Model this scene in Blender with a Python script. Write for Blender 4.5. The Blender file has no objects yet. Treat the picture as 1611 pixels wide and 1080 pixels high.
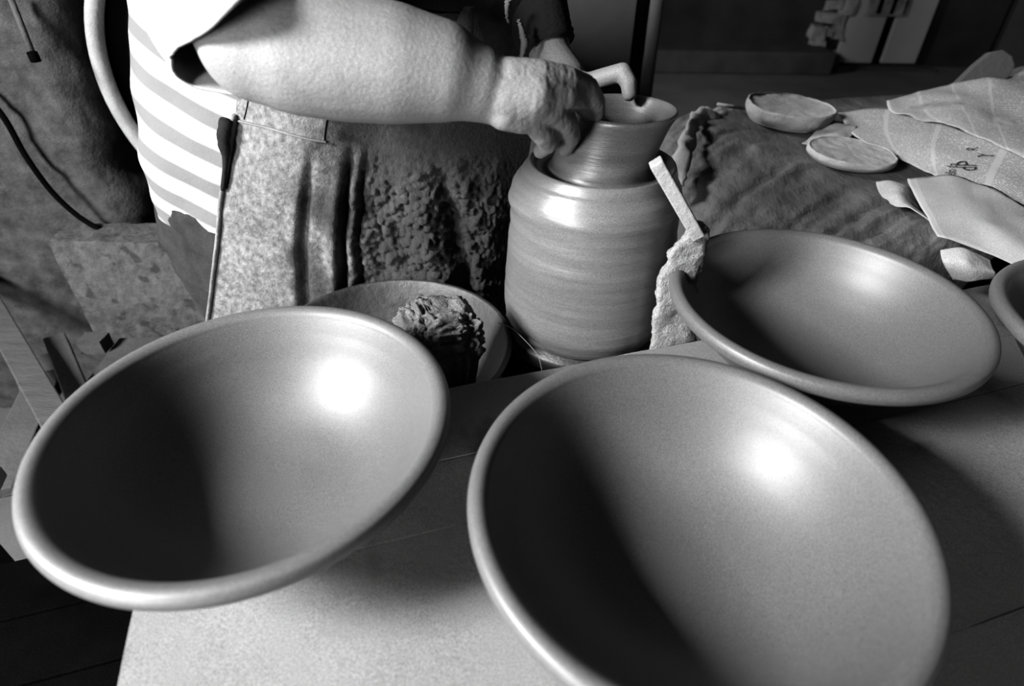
import bpy, bmesh, math, random
import numpy as np
from mathutils import Vector, Matrix, noise

SC = bpy.context.scene
COL = SC.collection
random.seed(7)

# ------------------------------------------------------------------ camera
PITCH, ROLL, FPX, CAMZ = math.radians(37.0), math.radians(0.7), 927.0, 1.31
cam_d = bpy.data.cameras.new('camera')
cam = bpy.data.objects.new('camera', cam_d); COL.objects.link(cam)
cam_d.sensor_width = 36.0; cam_d.lens = 36.0 * FPX / 1611.0
cam_d.clip_start = 0.02; cam_d.clip_end = 60
cam.matrix_world = Matrix.Translation((0, 0, CAMZ)) @ Matrix.Rotation(math.pi/2 - PITCH, 4, 'X') @ Matrix.Rotation(ROLL, 4, 'Z')
cam_d.dof.use_dof = True; cam_d.dof.focus_distance = 0.92; cam_d.dof.aperture_fstop = 3.2
SC.camera = cam

# ------------------------------------------------------------------ world, light, exposure
w = bpy.data.worlds.new('world'); SC.world = w; w.use_nodes = True
w.node_tree.nodes['Background'].inputs[0].default_value = (1, 1, 1, 1)
w.node_tree.nodes['Background'].inputs[1].default_value = 0.0015
SC.view_settings.view_transform = 'Standard'; SC.view_settings.look = 'None'
SC.view_settings.exposure = 0.0; SC.view_settings.gamma = 1.0
SC.view_settings.use_curve_mapping = False
def area(name, loc, tgt, sx, sy, power, spread=180):
    l = bpy.data.lights.new(name, 'AREA'); l.shape = 'RECTANGLE'; l.size = sx; l.size_y = sy
    l.energy = power; l.spread = math.radians(spread)
    o = bpy.data.objects.new(name, l); COL.objects.link(o); o.location = loc
    o.rotation_euler = (Vector(tgt) - Vector(loc)).to_track_quat('-Z', 'Y').to_euler()
    return o
area('left_key_light', (-1.70, -0.32, 1.98), (0.05, 0.75, 0.9), 0.50, 0.50, 425)  # key lamp inside the room, not at a window; gives the left-hand light
area('front_fill_light', (-1.65, -1.60, 1.02), (0.0, 0.8, 1.0), 0.7, 0.9, 190)  # fill lamp added to brighten arm, hand and bowl rims; no doorway there
area('back_fill_light', (-2.35, 3.0, 2.25), (0.9, 1.5, 0.85), 0.7, 0.7, 400)  # lamp added to light the clay discs and newspapers; no window there

# ------------------------------------------------------------------ helpers
def ray(x, y):
    x = (x - 805.5)/FPX; y = -(y - 540)/FPX
    c, s = math.cos(ROLL), math.sin(ROLL); x, y = c*x - s*y, s*x + c*y
    return Vector((x, math.cos(PITCH) + y*math.sin(PITCH), -math.sin(PITCH) + y*math.cos(PITCH)))
CP = Vector((0, 0, CAMZ))
def aty(x, y, Y): d = ray(x, y); return CP + d*(Y/d.y)
def atz(x, y, z): d = ray(x, y); return CP + d*((z - CAMZ)/d.z)

def tag(o, label=None, cat=None, group=None, kind=None):
    if label: o['label'] = label
    if cat: o['category'] = cat
    if group: o['group'] = group
    if kind: o['kind'] = kind
    return o
def root(name, loc, label, cat, group=None):
    o = bpy.data.objects.new(name, None); COL.objects.link(o); o.location = loc
    o.empty_display_size = 0.05
    return tag(o, label, cat, group)
def wloc(o):
    v = Vector((0, 0, 0))
    while o is not None: v = v + Vector(o.location); o = o.parent
    return v
def mk(name, verts, faces, mat, parent=None, loc=None, smooth=True, uvs=None):
    """verts in world space; object origin at loc (or at the parent's origin)"""
    base = wloc(parent) if parent else Vector((0, 0, 0))
    org = Vector(loc) if loc is not None else base
    me = bpy.data.meshes.new(name)
    me.from_pydata([tuple(Vector(v) - org) for v in verts], [], faces)
    me.update()
    if smooth: me.polygons.foreach_set('use_smooth', [True]*len(me.polygons))
    if uvs is not None:
        uvl = me.uv_layers.new(name='UVMap')
        for l in me.loops: uvl.data[l.index].uv = uvs[l.vertex_index]
    me.materials.append(mat)
    o = bpy.data.objects.new(name, me); COL.objects.link(o)
    if parent: o.parent = parent; o.location = org - base
    else: o.location = org
    return o
def bevel(o, wd, seg=2):
    m = o.modifiers.new('bevel', 'BEVEL'); m.width = wd; m.segments = seg; m.limit_method = 'ANGLE'; m.angle_limit = math.radians(40)
    return o
def solidify(o, t, off=0):
    m = o.modifiers.new('solid', 'SOLIDIFY'); m.thickness = t; m.offset = off; return o
def bake(o):
    dg = bpy.context.evaluated_depsgraph_get()
    me = bpy.data.meshes.new_from_object(o.evaluated_get(dg)); old = o.data
    o.modifiers.clear(); o.data = me; bpy.data.meshes.remove(old); return o
def boxv(c, size, rz=0, rx=0, ry=0):
    R = Matrix.Rotation(rz, 3, 'Z') @ Matrix.Rotation(ry, 3, 'Y') @ Matrix.Rotation(rx, 3, 'X')
    vs = [Vector(c) + R @ Vector((sx*size[0]/2, sy*size[1]/2, sz*size[2]/2)) for sz in (-1, 1) for sy in (-1, 1) for sx in (-1, 1)]
    fs = [(0, 2, 3, 1), (4, 5, 7, 6), (0, 1, 5, 4), (2, 6, 7, 3), (0, 4, 6, 2), (1, 3, 7, 5)]
    return vs, fs
def box(name, c, size, mat, parent=None, rz=0, rx=0, ry=0, bev=0.003, loc=None):
    vs, fs = boxv(c, size, rz, rx, ry)
    if parent is None and loc is None: loc = (c[0], c[1], c[2] - size[2]/2)
    o = mk(name, vs, fs, mat, parent, loc, smooth=False)
    if bev: bevel(o, bev)
    return o
def rough_box(name, c, size, mat, parent=None, rz=0, rx=0, ry=0, cuts=(14, 8, 6), amp=0.004, freq=14, loc=None, seed=0):
    """a box of finely cut faces with worn, uneven surface"""
    bm = bmesh.new(); nx, ny, nz = cuts; grid = {}
    def V(i, j, k):
        if (i, j, k) not in grid: grid[(i, j, k)] = bm.verts.new((i/nx - .5, j/ny - .5, k/nz - .5))
        return grid[(i, j, k)]
    for i in range(nx):
        for j in range(ny):
            bm.faces.new((V(i, j, 0), V(i, j+1, 0), V(i+1, j+1, 0), V(i+1, j, 0)))
            bm.faces.new((V(i, j, nz), V(i+1, j, nz), V(i+1, j+1, nz), V(i, j+1, nz)))
        for k in range(nz):
            bm.faces.new((V(i, 0, k), V(i+1, 0, k), V(i+1, 0, k+1), V(i, 0, k+1)))
            bm.faces.new((V(i, ny, k), V(i, ny, k+1), V(i+1, ny, k+1), V(i+1, ny, k)))
    for j in range(ny):
        for k in range(nz):
            bm.faces.new((V(0, j, k), V(0, j, k+1), V(0, j+1, k+1), V(0, j+1, k)))
            bm.faces.new((V(nx, j, k), V(nx, j+1, k), V(nx, j+1, k+1), V(nx, j, k+1)))
    R = Matrix.Rotation(rz, 3, 'Z') @ Matrix.Rotation(ry, 3, 'Y') @ Matrix.Rotation(rx, 3, 'X')
    off = Vector((seed*3.1, seed*1.7, seed*2.3))
    for v in bm.verts:
        p = Vector((v.co.x*size[0], v.co.y*size[1], v.co.z*size[2]))
        p = p + noise.noise_vector((p + off)*freq)*amp + noise.noise_vector((p + off)*freq*3.3)*amp*.4
        v.co = Vector(c) + R @ p
    bm.verts.index_update()
    vs = [v.co.copy() for v in bm.verts]; fs = [tuple(v.index for v in f.verts) for f in bm.faces]; bm.free()
    if parent is None and loc is None: loc = (c[0], c[1], c[2] - size[2]/2)
    o = mk(name, vs, fs, mat, parent, loc); o.data.set_sharp_from_angle(angle=math.radians(45)); return o
def catmull(pts, n, closed=False):
    pts = [np.array(p, float) for p in pts]; out = []; N = len(pts)
    segs = N if closed else N - 1
    for i in range(segs):
        if closed: p0, p1, p2, p3 = pts[(i-1) % N], pts[i], pts[(i+1) % N], pts[(i+2) % N]
        else: p0, p1, p2, p3 = pts[max(i-1, 0)], pts[i], pts[i+1], pts[min(i+2, N-1)]
        for k in range(n):
            t = k/n
            out.append(.5*((2*p1) + (-p0 + p2)*t + (2*p0 - 5*p1 + 4*p2 - p3)*t*t + (-p0 + 3*p1 - 3*p2 + p3)*t**3))
    if not closed: out.append(pts[-1])
    return out
def lathe_v(prof, seg, origin, axis_off=None, wob=None):
    vs, fs = [], []; n = len(prof)
    for k, (r, z) in enumerate(prof):
        ox, oy = axis_off(z) if axis_off else (0, 0)
        for i in range(seg):
            a = 2*math.pi*i/seg; rr = r + (wob(r, z, a) if wob else 0)
            vs.append(Vector(origin) + Vector((ox + rr*math.cos(a), oy + rr*math.sin(a), z)))
    for k in range(n-1):
        for i in range(seg):
            j = (i+1) % seg
            fs.append((k*seg+i, k*seg+j, (k+1)*seg+j, (k+1)*seg+i))
    return vs, fs
def tube_v(path, radii, seg=10, squash=1.0):
    path = [Vector(p) for p in path]; n = len(path); vs, fs = [], []
    up = Vector((0, 0, 1)); t0 = (path[1]-path[0]).normalized()
    nrm = t0.cross(up); nrm = nrm.normalized() if nrm.length > 1e-3 else Vector((1, 0, 0))
    for k in range(n):
        t = (path[min(k+1, n-1)] - path[max(k-1, 0)]).normalized()
        nrm = (nrm - t*nrm.dot(t)).normalized(); b = t.cross(nrm)
        r = radii[k] if hasattr(radii, '__len__') else radii
        for i in range(seg):
            a = 2*math.pi*i/seg
            vs.append(path[k] + nrm*(r*math.cos(a)) + b*(r*squash*math.sin(a)))
    for k in range(n-1):
        for i in range(seg):
            j = (i+1) % seg; fs.append((k*seg+i, k*seg+j, (k+1)*seg+j, (k+1)*seg+i))
    fs.append(tuple(range(seg-1, -1, -1))); fs.append(tuple((n-1)*seg+i for i in range(seg)))
    return vs, fs
def tube(name, path, radii, mat, parent=None, seg=10, loc=None, squash=1.0):
    vs, fs = tube_v(path, radii, seg, squash)
    if parent is None and loc is None: loc = path[0]
    return mk(name, vs, fs, mat, parent, loc)
def grid_faces(nu, nv, closed=False):
    fs = []
    for j in range(nv-1):
        for i in range(nu if closed else nu-1):
            i2 = (i+1) % nu
            fs.append((j*nu+i, j*nu+i2, (j+1)*nu+i2, (j+1)*nu+i))
    return fs
def fbm(p, f, oct=4):
    s, a = 0.0, 1.0
    for _ in range(oct): s += a*noise.noise(Vector(p)*f); f *= 2.03; a *= .5
    return s

# ------------------------------------------------------------------ materials
def N(nt, t, **k):
    n = nt.nodes.new(t)
    for a, b in k.items(): setattr(n, a, b)
    return n
KA = .15
def M(name, c, rough=.7, spec=.3, var=.2, vs=12, grain=.25, gs=700, bump=.25, bs=70, stretch=(1, 1, 1), c2=None, thr=None, metal=0, ts=9):
    m = bpy.data.materials.new(name); m.use_nodes = True; nt = m.node_tree; L = nt.links.new
    c = c*KA; c2 = c2*KA if c2 is not None else None
    b = nt.nodes['Principled BSDF']; b.inputs['Roughness'].default_value = rough
    b.inputs['Specular IOR Level'].default_value = spec; b.inputs['Metallic'].default_value = metal
    tc = N(nt, 'ShaderNodeTexCoord'); mp = N(nt, 'ShaderNodeMapping'); mp.inputs['Scale'].default_value = stretch
    L(tc.outputs['Object'], mp.inputs['Vector'])
    n1 = N(nt, 'ShaderNodeTexNoise'); n1.inputs['Scale'].default_value = vs; n1.inputs['Detail'].default_value = 6
    L(mp.outputs[0], n1.inputs['Vector'])
    rp = N(nt, 'ShaderNodeValToRGB'); rp.color_ramp.elements[0].position = .3; rp.color_ramp.elements[1].position = .7
    lo, hi = c*(1-var), min(c*(1+var), .95)
    rp.color_ramp.elements[0].color = (lo, lo, lo, 1); rp.color_ramp.elements[1].color = (hi, hi, hi, 1)
    L(n1.outputs['Fac'], rp.inputs[0]); col = rp.outputs[0]
    if c2 is not None:                       # patches of a second colour (clay stains, dirt)
        n4 = N(nt, 'ShaderNodeTexNoise'); n4.inputs['Scale'].default_value = ts; n4.inputs['Detail'].default_value = 8
        L(mp.outputs[0], n4.inputs['Vector'])
        r4 = N(nt, 'ShaderNodeValToRGB'); r4.color_ramp.elements[0].position = thr-.04; r4.color_ramp.elements[1].position = thr+.04
        L(n4.outputs['Fac'], r4.inputs[0])
        mx = N(nt, 'ShaderNodeMix', data_type='RGBA'); L(r4.outputs[0], mx.inputs[0]); L(col, mx.inputs[6]); mx.inputs[7].default_value = (c2, c2, c2, 1)
        col = mx.outputs[2]
    if grain:
        n2 = N(nt, 'ShaderNodeTexNoise'); n2.inputs['Scale'].default_value = gs; n2.inputs['Detail'].default_value = 1
        L(tc.outputs['Object'], n2.inputs['Vector'])
        mr = N(nt, 'ShaderNodeMapRange'); mr.inputs[1].default_value = .3; mr.inputs[2].default_value = .7
        mr.inputs[3].default_value = 1-grain; mr.inputs[4].default_value = 1+grain; L(n2.outputs['Fac'], mr.inputs[0])
        vm = N(nt, 'ShaderNodeVectorMath', operation='SCALE'); L(col, vm.inputs[0]); L(mr.outputs[0], vm.inputs['Scale']); col = vm.outputs[0]
    L(col, b.inputs['Base Color'])
    if bump:
        n3 = N(nt, 'ShaderNodeTexNoise'); n3.inputs['Scale'].default_value = bs; n3.inputs['Detail'].default_value = 8
        n3.inputs['Roughness'].default_value = .62; L(mp.outputs[0], n3.inputs['Vector'])
        bp = N(nt, 'ShaderNodeBump'); bp.inputs['Strength'].default_value = bump; bp.inputs['Distance'].default_value = .01
        L(n3.outputs['Fac'], bp.inputs['Height']); L(bp.outputs[0], b.inputs['Normal'])
    m['rgb'] = c
    return m
clay_bowl = M('smooth_moist_clay', .25, .48, .34, .05, 9, .38, 900, .03, 30)
clay_jar = M('wet_thrown_clay', .32, .36, .4, .14, 7, .38, 900, .12, 14, stretch=(1, 1, 14))
bench_m = M('clay_dusted_bench', .55, .8, .2, .14, 5, .4, 800, .12, 60, c2=.20, thr=.66, ts=6)
wood_pale = M('pale_dusty_wood', .8, .85, .2, .2, 8, .3, 800, .4, 70)
wood_dark = M('dark_old_wood', .10, .8, .2, .3, 10, .3, 700, .4, 60, stretch=(1, 6, 6))
wood_mid = M('grey_old_wood', .10, .85, .2, .25, 10, .3, 700, .4, 50)
plaster = M('rough_plaster', .085, .95, .1, .5, 26, .35, 500, 1.0, 30)
block_m = M('crusted_masonry', .15, .95, .1, .3, 40, .3, 600, .6, 80, c2=.06, thr=.60, ts=26)
floor_m = M('trodden_floor', .22, .9, .2, .25, 3, .2, 300, .3, 20)
stone_dk = M('dark_back_stone', .05, .95, .1, .4, 3, .2, 200, .5, 8)
stone_lt = M('pale_quoin_stone', .6, .95, .1, .25, 9, .2, 200, .5, 20)
door_m = M('painted_door', .8, .7, .3, .06, 4, .15, 200, .05, 20)
dark_m = M('dark_parts_and_shade', .004, 1.0, .0, .3, 10, .2, 400, .2, 40)  # near-black: dark parts, plus shade painted below the bench and by the wheel
skin_m = M('clay_dusted_skin', .52, .6, .3, .14, 22, .35, 1000, .20, 210)
shirt_m = M('white_cotton', .95, .95, .1, .04, 12, .08, 900, .25, 45)
denim_m = M('worn_denim', .045, .9, .15, .5, 28, .4, 900, .5, 90)
cloth_dk = M('stained_and_shaded_cloth', .018, .9, .1, .4, 14, .3, 700, .4, 60)
rag_m = M('pale_torn_rag', .45, .9, .1, .2, 30, .3, 900, .4, 90)
basin_m = M('clay_smeared_basin', .085, .55, .3, .3, 22, .35, 800, .3, 60, c2=.03, thr=.56, ts=14)
lump_m = M('porous_clay', .48, .95, .15, .35, 60, .3, 700, 1.0, 120)
mound_m = M('dark_wet_clay', .14, .75, .3, .5, 12, .35, 600, .8, 18, stretch=(2, .8, 1))
disc_m = M('dry_clay_disc', .85, .9, .15, .12, 20, .35, 700, .3, 70)
crust_m = M('clay_crusted_wood', .75, .9, .2, .2, 30, .35, 700, .9, 60)
pan_m = M('shaded_pan', .02, 1.0, .03, .3, 9, .3, 500, .2, 30)  # shade inside the pan is put into this near-black colour
pan_rim = M('worn_pan_rim', .6, .7, .3, .2, 20, .3, 700, .2, 60)
metal_m = M('dull_metal', .25, .5, .5, .2, 20, .2, 700, .1, 60, metal=.6)
wheel_m = M('wet_wheel_metal', .05, .45, .5, .25, 14, .3, 700, .2, 40)
room_m = M('whitewashed_room', .12, .95, .1, .2, 2, 0, 1, .2, 6)

# striped cotton of the T-shirt: grey bands crossing the white
def striped():
    m = shirt_m.copy(); m.name = 'striped_white_cotton'; nt = m.node_tree; L = nt.links.new
    b = nt.nodes['Principled BSDF']; src = b.inputs['Base Color'].links[0].from_socket
    tc = N(nt, 'ShaderNodeTexCoord'); mp = N(nt, 'ShaderNodeMapping'); mp.vector_type = 'POINT'
    mp.inputs['Rotation'].default_value = (0, math.radians(-24), 0)
    L(tc.outputs['Object'], mp.inputs['Vector'])
    sx = N(nt, 'ShaderNodeSeparateXYZ'); L(mp.outputs[0], sx.inputs[0])
    mu = N(nt, 'ShaderNodeMath', operation='MULTIPLY'); mu.inputs[1].default_value = 2*math.pi/.066; L(sx.outputs[2], mu.inputs[0])
    sn = N(nt, 'ShaderNodeMath', operation='SINE'); L(mu.outputs[0], sn.inputs[0])
    mr = N(nt, 'ShaderNodeMapRange'); mr.inputs[1].default_value = -.1; mr.inputs[2].default_value = .35
    mr.inputs[3].default_value = 1.0; mr.inputs[4].default_value = .42; L(sn.outputs[0], mr.inputs[0])
    vm = N(nt, 'ShaderNodeVectorMath', operation='SCALE'); L(src, vm.inputs[0]); L(mr.outputs[0], vm.inputs['Scale']); L(vm.outputs[0], b.inputs['Base Color'])
    return m
shirt_str = striped()

# apron canvas: pale dusty cloth at the hip side, wet dark clay over the lap (splash pattern by place on the cloth)
def apron_mat():
    m = bpy.data.materials.new('clay_crusted_canvas'); m.use_nodes = True; nt = m.node_tree; L = nt.links.new
    b = nt.nodes['Principled BSDF']; b.inputs['Roughness'].default_value = .8; b.inputs['Specular IOR Level'].default_value = .3
    tc = N(nt, 'ShaderNodeTexCoord'); sp = N(nt, 'ShaderNodeSeparateXYZ'); L(tc.outputs['UV'], sp.inputs[0])
    n1 = N(nt, 'ShaderNodeTexNoise'); n1.inputs['Scale'].default_value = 13; n1.inputs['Detail'].default_value = 8; L(tc.outputs['Object'], n1.inputs['Vector'])
    # wetness grows with u (towards the jar) and v (down)
    a = N(nt, 'ShaderNodeMath', operation='MULTIPLY'); a.inputs[1].default_value = 2.75; L(sp.outputs[0], a.inputs[0])
    c = N(nt, 'ShaderNodeMath', operation='MULTIPLY_ADD'); c.inputs[1].default_value = .55; L(sp.outputs[1], c.inputs[0]); L(a.outputs[0], c.inputs[2])
    d = N(nt, 'ShaderNodeMath', operation='MULTIPLY_ADD'); d.inputs[1].default_value = 2.6; L(n1.outputs['Fac'], d.inputs[0]); L(c.outputs[0], d.inputs[2])
    r = N(nt, 'ShaderNodeValToRGB'); e = r.color_ramp.elements
    mr = N(nt, 'ShaderNodeMapRange'); mr.inputs[1].default_value = 1.2; mr.inputs[2].default_value = 4.2; L(d.outputs[0], mr.inputs[0]); L(mr.outputs[0], r.inputs[0])
    e[0].position = 0; e[0].color = (.10, .10, .10, 1); e[1].position = 1; e[1].color = (.003, .003, .003, 1)
    for p, v in ((.34, .075), (.46, .026), (.62, .010)):
        x = e.new(p); x.color = (v, v, v, 1)
    n2 = N(nt, 'ShaderNodeTexNoise'); n2.inputs['Scale'].default_value = 90; n2.inputs['Detail'].default_value = 10; L(tc.outputs['Object'], n2.inputs['Vector'])
    m2 = N(nt, 'ShaderNodeMapRange'); m2.inputs[1].default_value = .3; m2.inputs[2].default_value = .7; m2.inputs[3].default_value = .45; m2.inputs[4].default_value = 1.6; L(n2.outputs['Fac'], m2.inputs[0])
    vm = N(nt, 'ShaderNodeVectorMath', operation='SCALE'); L(r.outputs[0], vm.inputs[0]); L(m2.outputs[0], vm.inputs['Scale']); L(vm.outputs[0], b.inputs['Base Color'])
    n3 = N(nt, 'ShaderNodeTexNoise'); n3.inputs['Scale'].default_value = 130; n3.inputs['Detail'].default_value = 9; n3.inputs['Roughness'].default_value = .7; L(tc.outputs['Object'], n3.inputs['Vector'])
    bp = N(nt, 'ShaderNodeBump'); bp.inputs['Distance'].default_value = .014; bp.inputs['Strength'].default_value = .9
    L(n3.outputs['Fac'], bp.inputs['Height']); L(bp.outputs[0], b.inputs['Normal'])
    return m
apron_m = apron_mat()

# printed newspaper: columns of body text as flat print
def news(name, cols, lines, paper=.62, photo=None, ang=0):
    m = bpy.data.materials.new(name); m.use_nodes = True; nt = m.node_tree; L = nt.links.new
    b = nt.nodes['Principled BSDF']; b.inputs['Roughness'].default_value = .9; b.inputs['Specular IOR Level'].default_value = .1
    tc = N(nt, 'ShaderNodeTexCoord'); sp = N(nt, 'ShaderNodeSeparateXYZ'); L(tc.outputs['UV'], sp.inputs[0])
    def mt(op, x, y=None, z=None):
        n = N(nt, 'ShaderNodeMath', operation=op)
        for k, q in enumerate((x, y, z)):
            if q is None: continue
            if isinstance(q, (int, float)): n.inputs[k].default_value = q
            else: L(q, n.inputs[k])
        return n.outputs[0]
    u, v = sp.outputs[0], sp.outputs[1]
    vl = mt('MULTIPLY', v, lines); row = mt('FLOOR', vl); fr = mt('FRACT', vl)
    ln = mt('GREATER_THAN', fr, .48)
    gap = mt('GREATER_THAN', mt('FRACT', mt('MULTIPLY', u, cols)), .09)
    cb = N(nt, 'ShaderNodeCombineXYZ'); L(mt('MULTIPLY', u, 160), cb.inputs[0]); L(mt('MULTIPLY', row, 7.3), cb.inputs[1])
    nz = N(nt, 'ShaderNodeTexNoise'); nz.inputs['Scale'].default_value = 1.0; nz.inputs['Detail'].default_value = 0; L(cb.outputs[0], nz.inputs['Vector'])
    wd = mt('GREATER_THAN', nz.outputs['Fac'], .40)
    ink = mt('MULTIPLY', mt('MULTIPLY', ln, gap), wd)
    n2 = N(nt, 'ShaderNodeTexNoise'); n2.inputs['Scale'].default_value = 5; n2.inputs['Detail'].default_value = 6; L(tc.outputs['Object'], n2.inputs['Vector'])
    n3 = N(nt, 'ShaderNodeTexNoise'); n3.inputs['Scale'].default_value = 700; L(tc.outputs['Object'], n3.inputs['Vector'])
    base = mt('MULTIPLY', mt('MULTIPLY_ADD', n2.outputs['Fac'], .5, .75), mt('MULTIPLY_ADD', n3.outputs['Fac'], .8, .6))
    base = mt('MULTIPLY', base, paper*KA*1.6)
    val = mt('MULTIPLY', base, mt('SUBTRACT', 1.0, mt('MULTIPLY', ink, .55)))
    if photo:
        for (u0, u1, v0, v1, g) in photo:
            ins = mt('MULTIPLY', mt('MULTIPLY', mt('GREATER_THAN', u, u0), mt('LESS_THAN', u, u1)), mt('MULTIPLY', mt('GREATER_THAN', v, v0), mt('LESS_THAN', v, v1)))
            ph = N(nt, 'ShaderNodeTexNoise'); ph.inputs['Scale'].default_value = 18; ph.inputs['Detail'].default_value = 5; L(tc.outputs['UV'], ph.inputs['Vector'])
            pv = mt('MULTIPLY', ph.outputs['Fac'], g)
            mx = N(nt, 'ShaderNodeMix'); L(ins, mx.inputs[0]); L(val, mx.inputs[2]); L(pv, mx.inputs[3]); val = mx.outputs[0]
    cc = N(nt, 'ShaderNodeCombineColor'); [L(val, cc.inputs[k]) for k in range(3)]
    L(cc.outputs[0], b.inputs['Base Color'])
    return m
news_a = news('newsprint_columns', 4, 46)
news_b = news('newsprint_photo', 5, 60, .5, [(.15, .45, .42, .55, .16), (.55, .95, .60, .68, .2)])
news_c = news('newsprint_bare', 1, 300, .54)
ink_m = M('printing_ink', .03, .9, .1, 0, 5, 0, 1, 0)

# ================================================================== THE SETTING
FZ = 0.0
def struct(o): return tag(o, kind='structure')
struct(box('floor', (0.6, 2.6, FZ-.05), (9.0, 9.6, .1), floor_m, bev=0))
struct(box('ceiling', (0.6, 2.6, 3.15), (9.0, 9.6, .1), room_m, bev=0))
struct(box('wall_right', (4.9, 2.6, 1.55), (.2, 9.4, 3.1), room_m, bev=0))
struct(box('wall_front', (0.6, -2.1, 1.55), (8.6, .2, 3.1), room_m, bev=0))
# left wall with its window opening
wl = root('wall_left', (-2.6, 0, 0), None, None); tag(wl, kind='structure')
for (c, s) in (((-2.6, -1.5, 1.55), (.2, 1.4, 3.1)), ((-2.6, 4.05, 1.55), (.2, 6.5, 3.1)), ((-2.6, -.0, .75), (.2, 1.6, 1.5)), ((-2.6, 0, 2.95), (.2, 1.6, .3))):
    box('wall_panel', c, s, room_m, wl, bev=0)
# back wall with masonry, door recess
BY = 6.45
wb = struct(box('wall_back', (0.9, BY+.1, 1.55), (7.6, .2, 3.1), stone_dk, bev=0))

# rough plaster wall behind the potter's seat, ending in a worn corner
def wall_patch():
    nu, nv = 120, 110; vs = []; 
    x0, x1, z0, z1 = -2.45, -.955, 0.0, 2.6
    for j in range(nv):
        for i in range(nu):
            x = x0 + (x1-x0)*i/(nu-1); z = z0 + (z1-z0)*j/(nv-1)
            y = 1.36 + .018*fbm((x, 0, z), 4, 5) + .006*noise.noise(Vector((x*40, 3, z*40)))
            edge = max(0, (x - (x1-.06))/.06); y += .06*edge**2.2
            xx = x + (.05*noise.noise(Vector((0, 2, z*3))) + .02*noise.noise(Vector((0, 5, z*11))))*(i/(nu-1))**6
            vs.append(Vector((xx, y, z)))
    n0 = len(vs)
    fs = grid_faces(nu, nv)
    # give it its depth: side return and back
    for j in range(nv): vs.append(Vector((vs[j*nu+nu-1].x, 1.85, vs[j*nu].z)))
    for j in range(nv-1): fs.append((j*nu+nu-1, n0+j, n0+j+1, (j+1)*nu+nu-1))
    o = mk('wall_pier', vs, fs, plaster, loc=(-1.7, 1.4, 0)); return struct(o)
wall_patch()

# ================================================================== BENCH
BA = math.atan2(.106, .336); U = Vector((math.cos(BA), math.sin(BA), 0)); NN = Vector((-math.sin(BA), math.cos(BA), 0))
BZ = .75
bench = root('work_bench', U*.4 + NN*.15, 'long clay-dusted wooden bench carrying the wide bowls', 'bench')
def bplank(s0, s1, n0, n1, seed, zt=BZ, th=.03):
    c = U*((s0+s1)/2) + NN*((n0+n1)/2); c.z = zt - th/2
    return rough_box('plank', c, (s1-s0, n1-n0, th), bench_m, bench, rz=BA, cuts=(40, 10, 3), amp=.0016, freq=9, seed=seed)
bplank(-.26, 1.2, -.36, -.10, 1); bplank(-.262, 1.2, -.099, .145, 2); bplank(-.26, 1.2, .146, .402, 3)
bplank(-.255, 1.2, .403, .500, 4); bplank(.035, 1.2, .501, .631, 5); bplank(-.255, .0345, .501, .572, 6)
for s in (-.1, 1.1):
    for n in (-.28, .45):
        c = U*s + NN*n; box('leg', (c.x, c.y, .36), (.07, .07, .72), wood_dark, bench, rz=BA)
for n in (-.28, .45):
    c = U*.5 + NN*n; box('rail', (c.x, c.y, .66), (1.2, .03, .09), wood_dark, bench, rz=BA)

# ================================================================== BOWLS
bp = [(.0, .004), (.03, .003), (.066, .0), (.076, .001), (.082, .008), (.108, .028), (.140, .059), (.165, .089), (.179, .109), (.1855, .116), (.193, .1145),
      (.2010, .1175), (.2040, .1255), (.2015, .1335), (.194, .1365), (.1865, .133), (.181, .124), (.170, .103), (.152, .074), (.125, .046), (.092, .026), (.055, .0165), (.02, .0145), (.0, .0143)]
bprof = [(max(float(p[0]), 0.0), float(p[1])) for p in catmull(bp, 5)]
def bowl_mesh(seed):
    def wob(r, z, a): return .0006*math.sin(2*a+seed)*(r/.2) + .00012*math.sin(z*900)*(1 if r > .02 else 0)
    return lathe_v(bprof, 160, (0, 0, 0), wob=wob)
def bowl(c, label, seed, tilt=(0, 0)):
    vs, fs = bowl_mesh(seed)
    o = mk('wide_bowl', [v + Vector((c[0], c[1], BZ+.0015)) for v in vs], fs, clay_bowl, loc=(c[0], c[1], BZ+.0015))
    o.rotation_euler = (tilt[0], tilt[1], seed)
    return tag(o, label, 'bowl', 'freshly thrown wide bowls on the bench')
bowl((-.267, .437), 'wide clay bowl with thick rim at the left end of the bench', 0)
bowl((.165, .344), 'nearest wide clay bowl, cut off by the bottom edge of the picture', 1)
bowl((.421, .679), 'wide clay bowl at the right, beside the clay-crusted post', 2)
bowl((.842, .60), 'wide clay bowl cut off by the right edge of the picture', 3)

# ================================================================== WHEEL, JAR
JX, JY, WZ = .127, .872, .712
wh = root('potters_wheel', (JX, JY, 0), "round potter's wheel head under the tall jar", 'wheel')
vs, fs = lathe_v([(0, WZ-.03), (.125, WZ-.03), (.139, WZ-.026), (.141, WZ-.012), (.139, WZ), (.0, WZ)], 72, (JX, JY, 0)); mk('wheel_head', vs, fs, wheel_m, wh)
vs, fs = lathe_v([(0, .1), (.022, .1), (.022, WZ-.03), (0, WZ-.03)], 24, (JX, JY, 0)); mk('shaft', vs, fs, metal_m, wh)
vs, fs = lathe_v([(0, .10), (.15, .10), (.16, .12), (.16, .16), (.15, .18), (0, .18)], 64, (JX, JY, 0)); mk('flywheel', vs, fs, wood_dark, wh)
vs, fs = lathe_v([(0, .0), (.08, .0), (.05, .06), (.03, .1), (0, .1)], 24, (JX, JY, 0)); mk('bearing', vs, fs, metal_m, wh)

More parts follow.
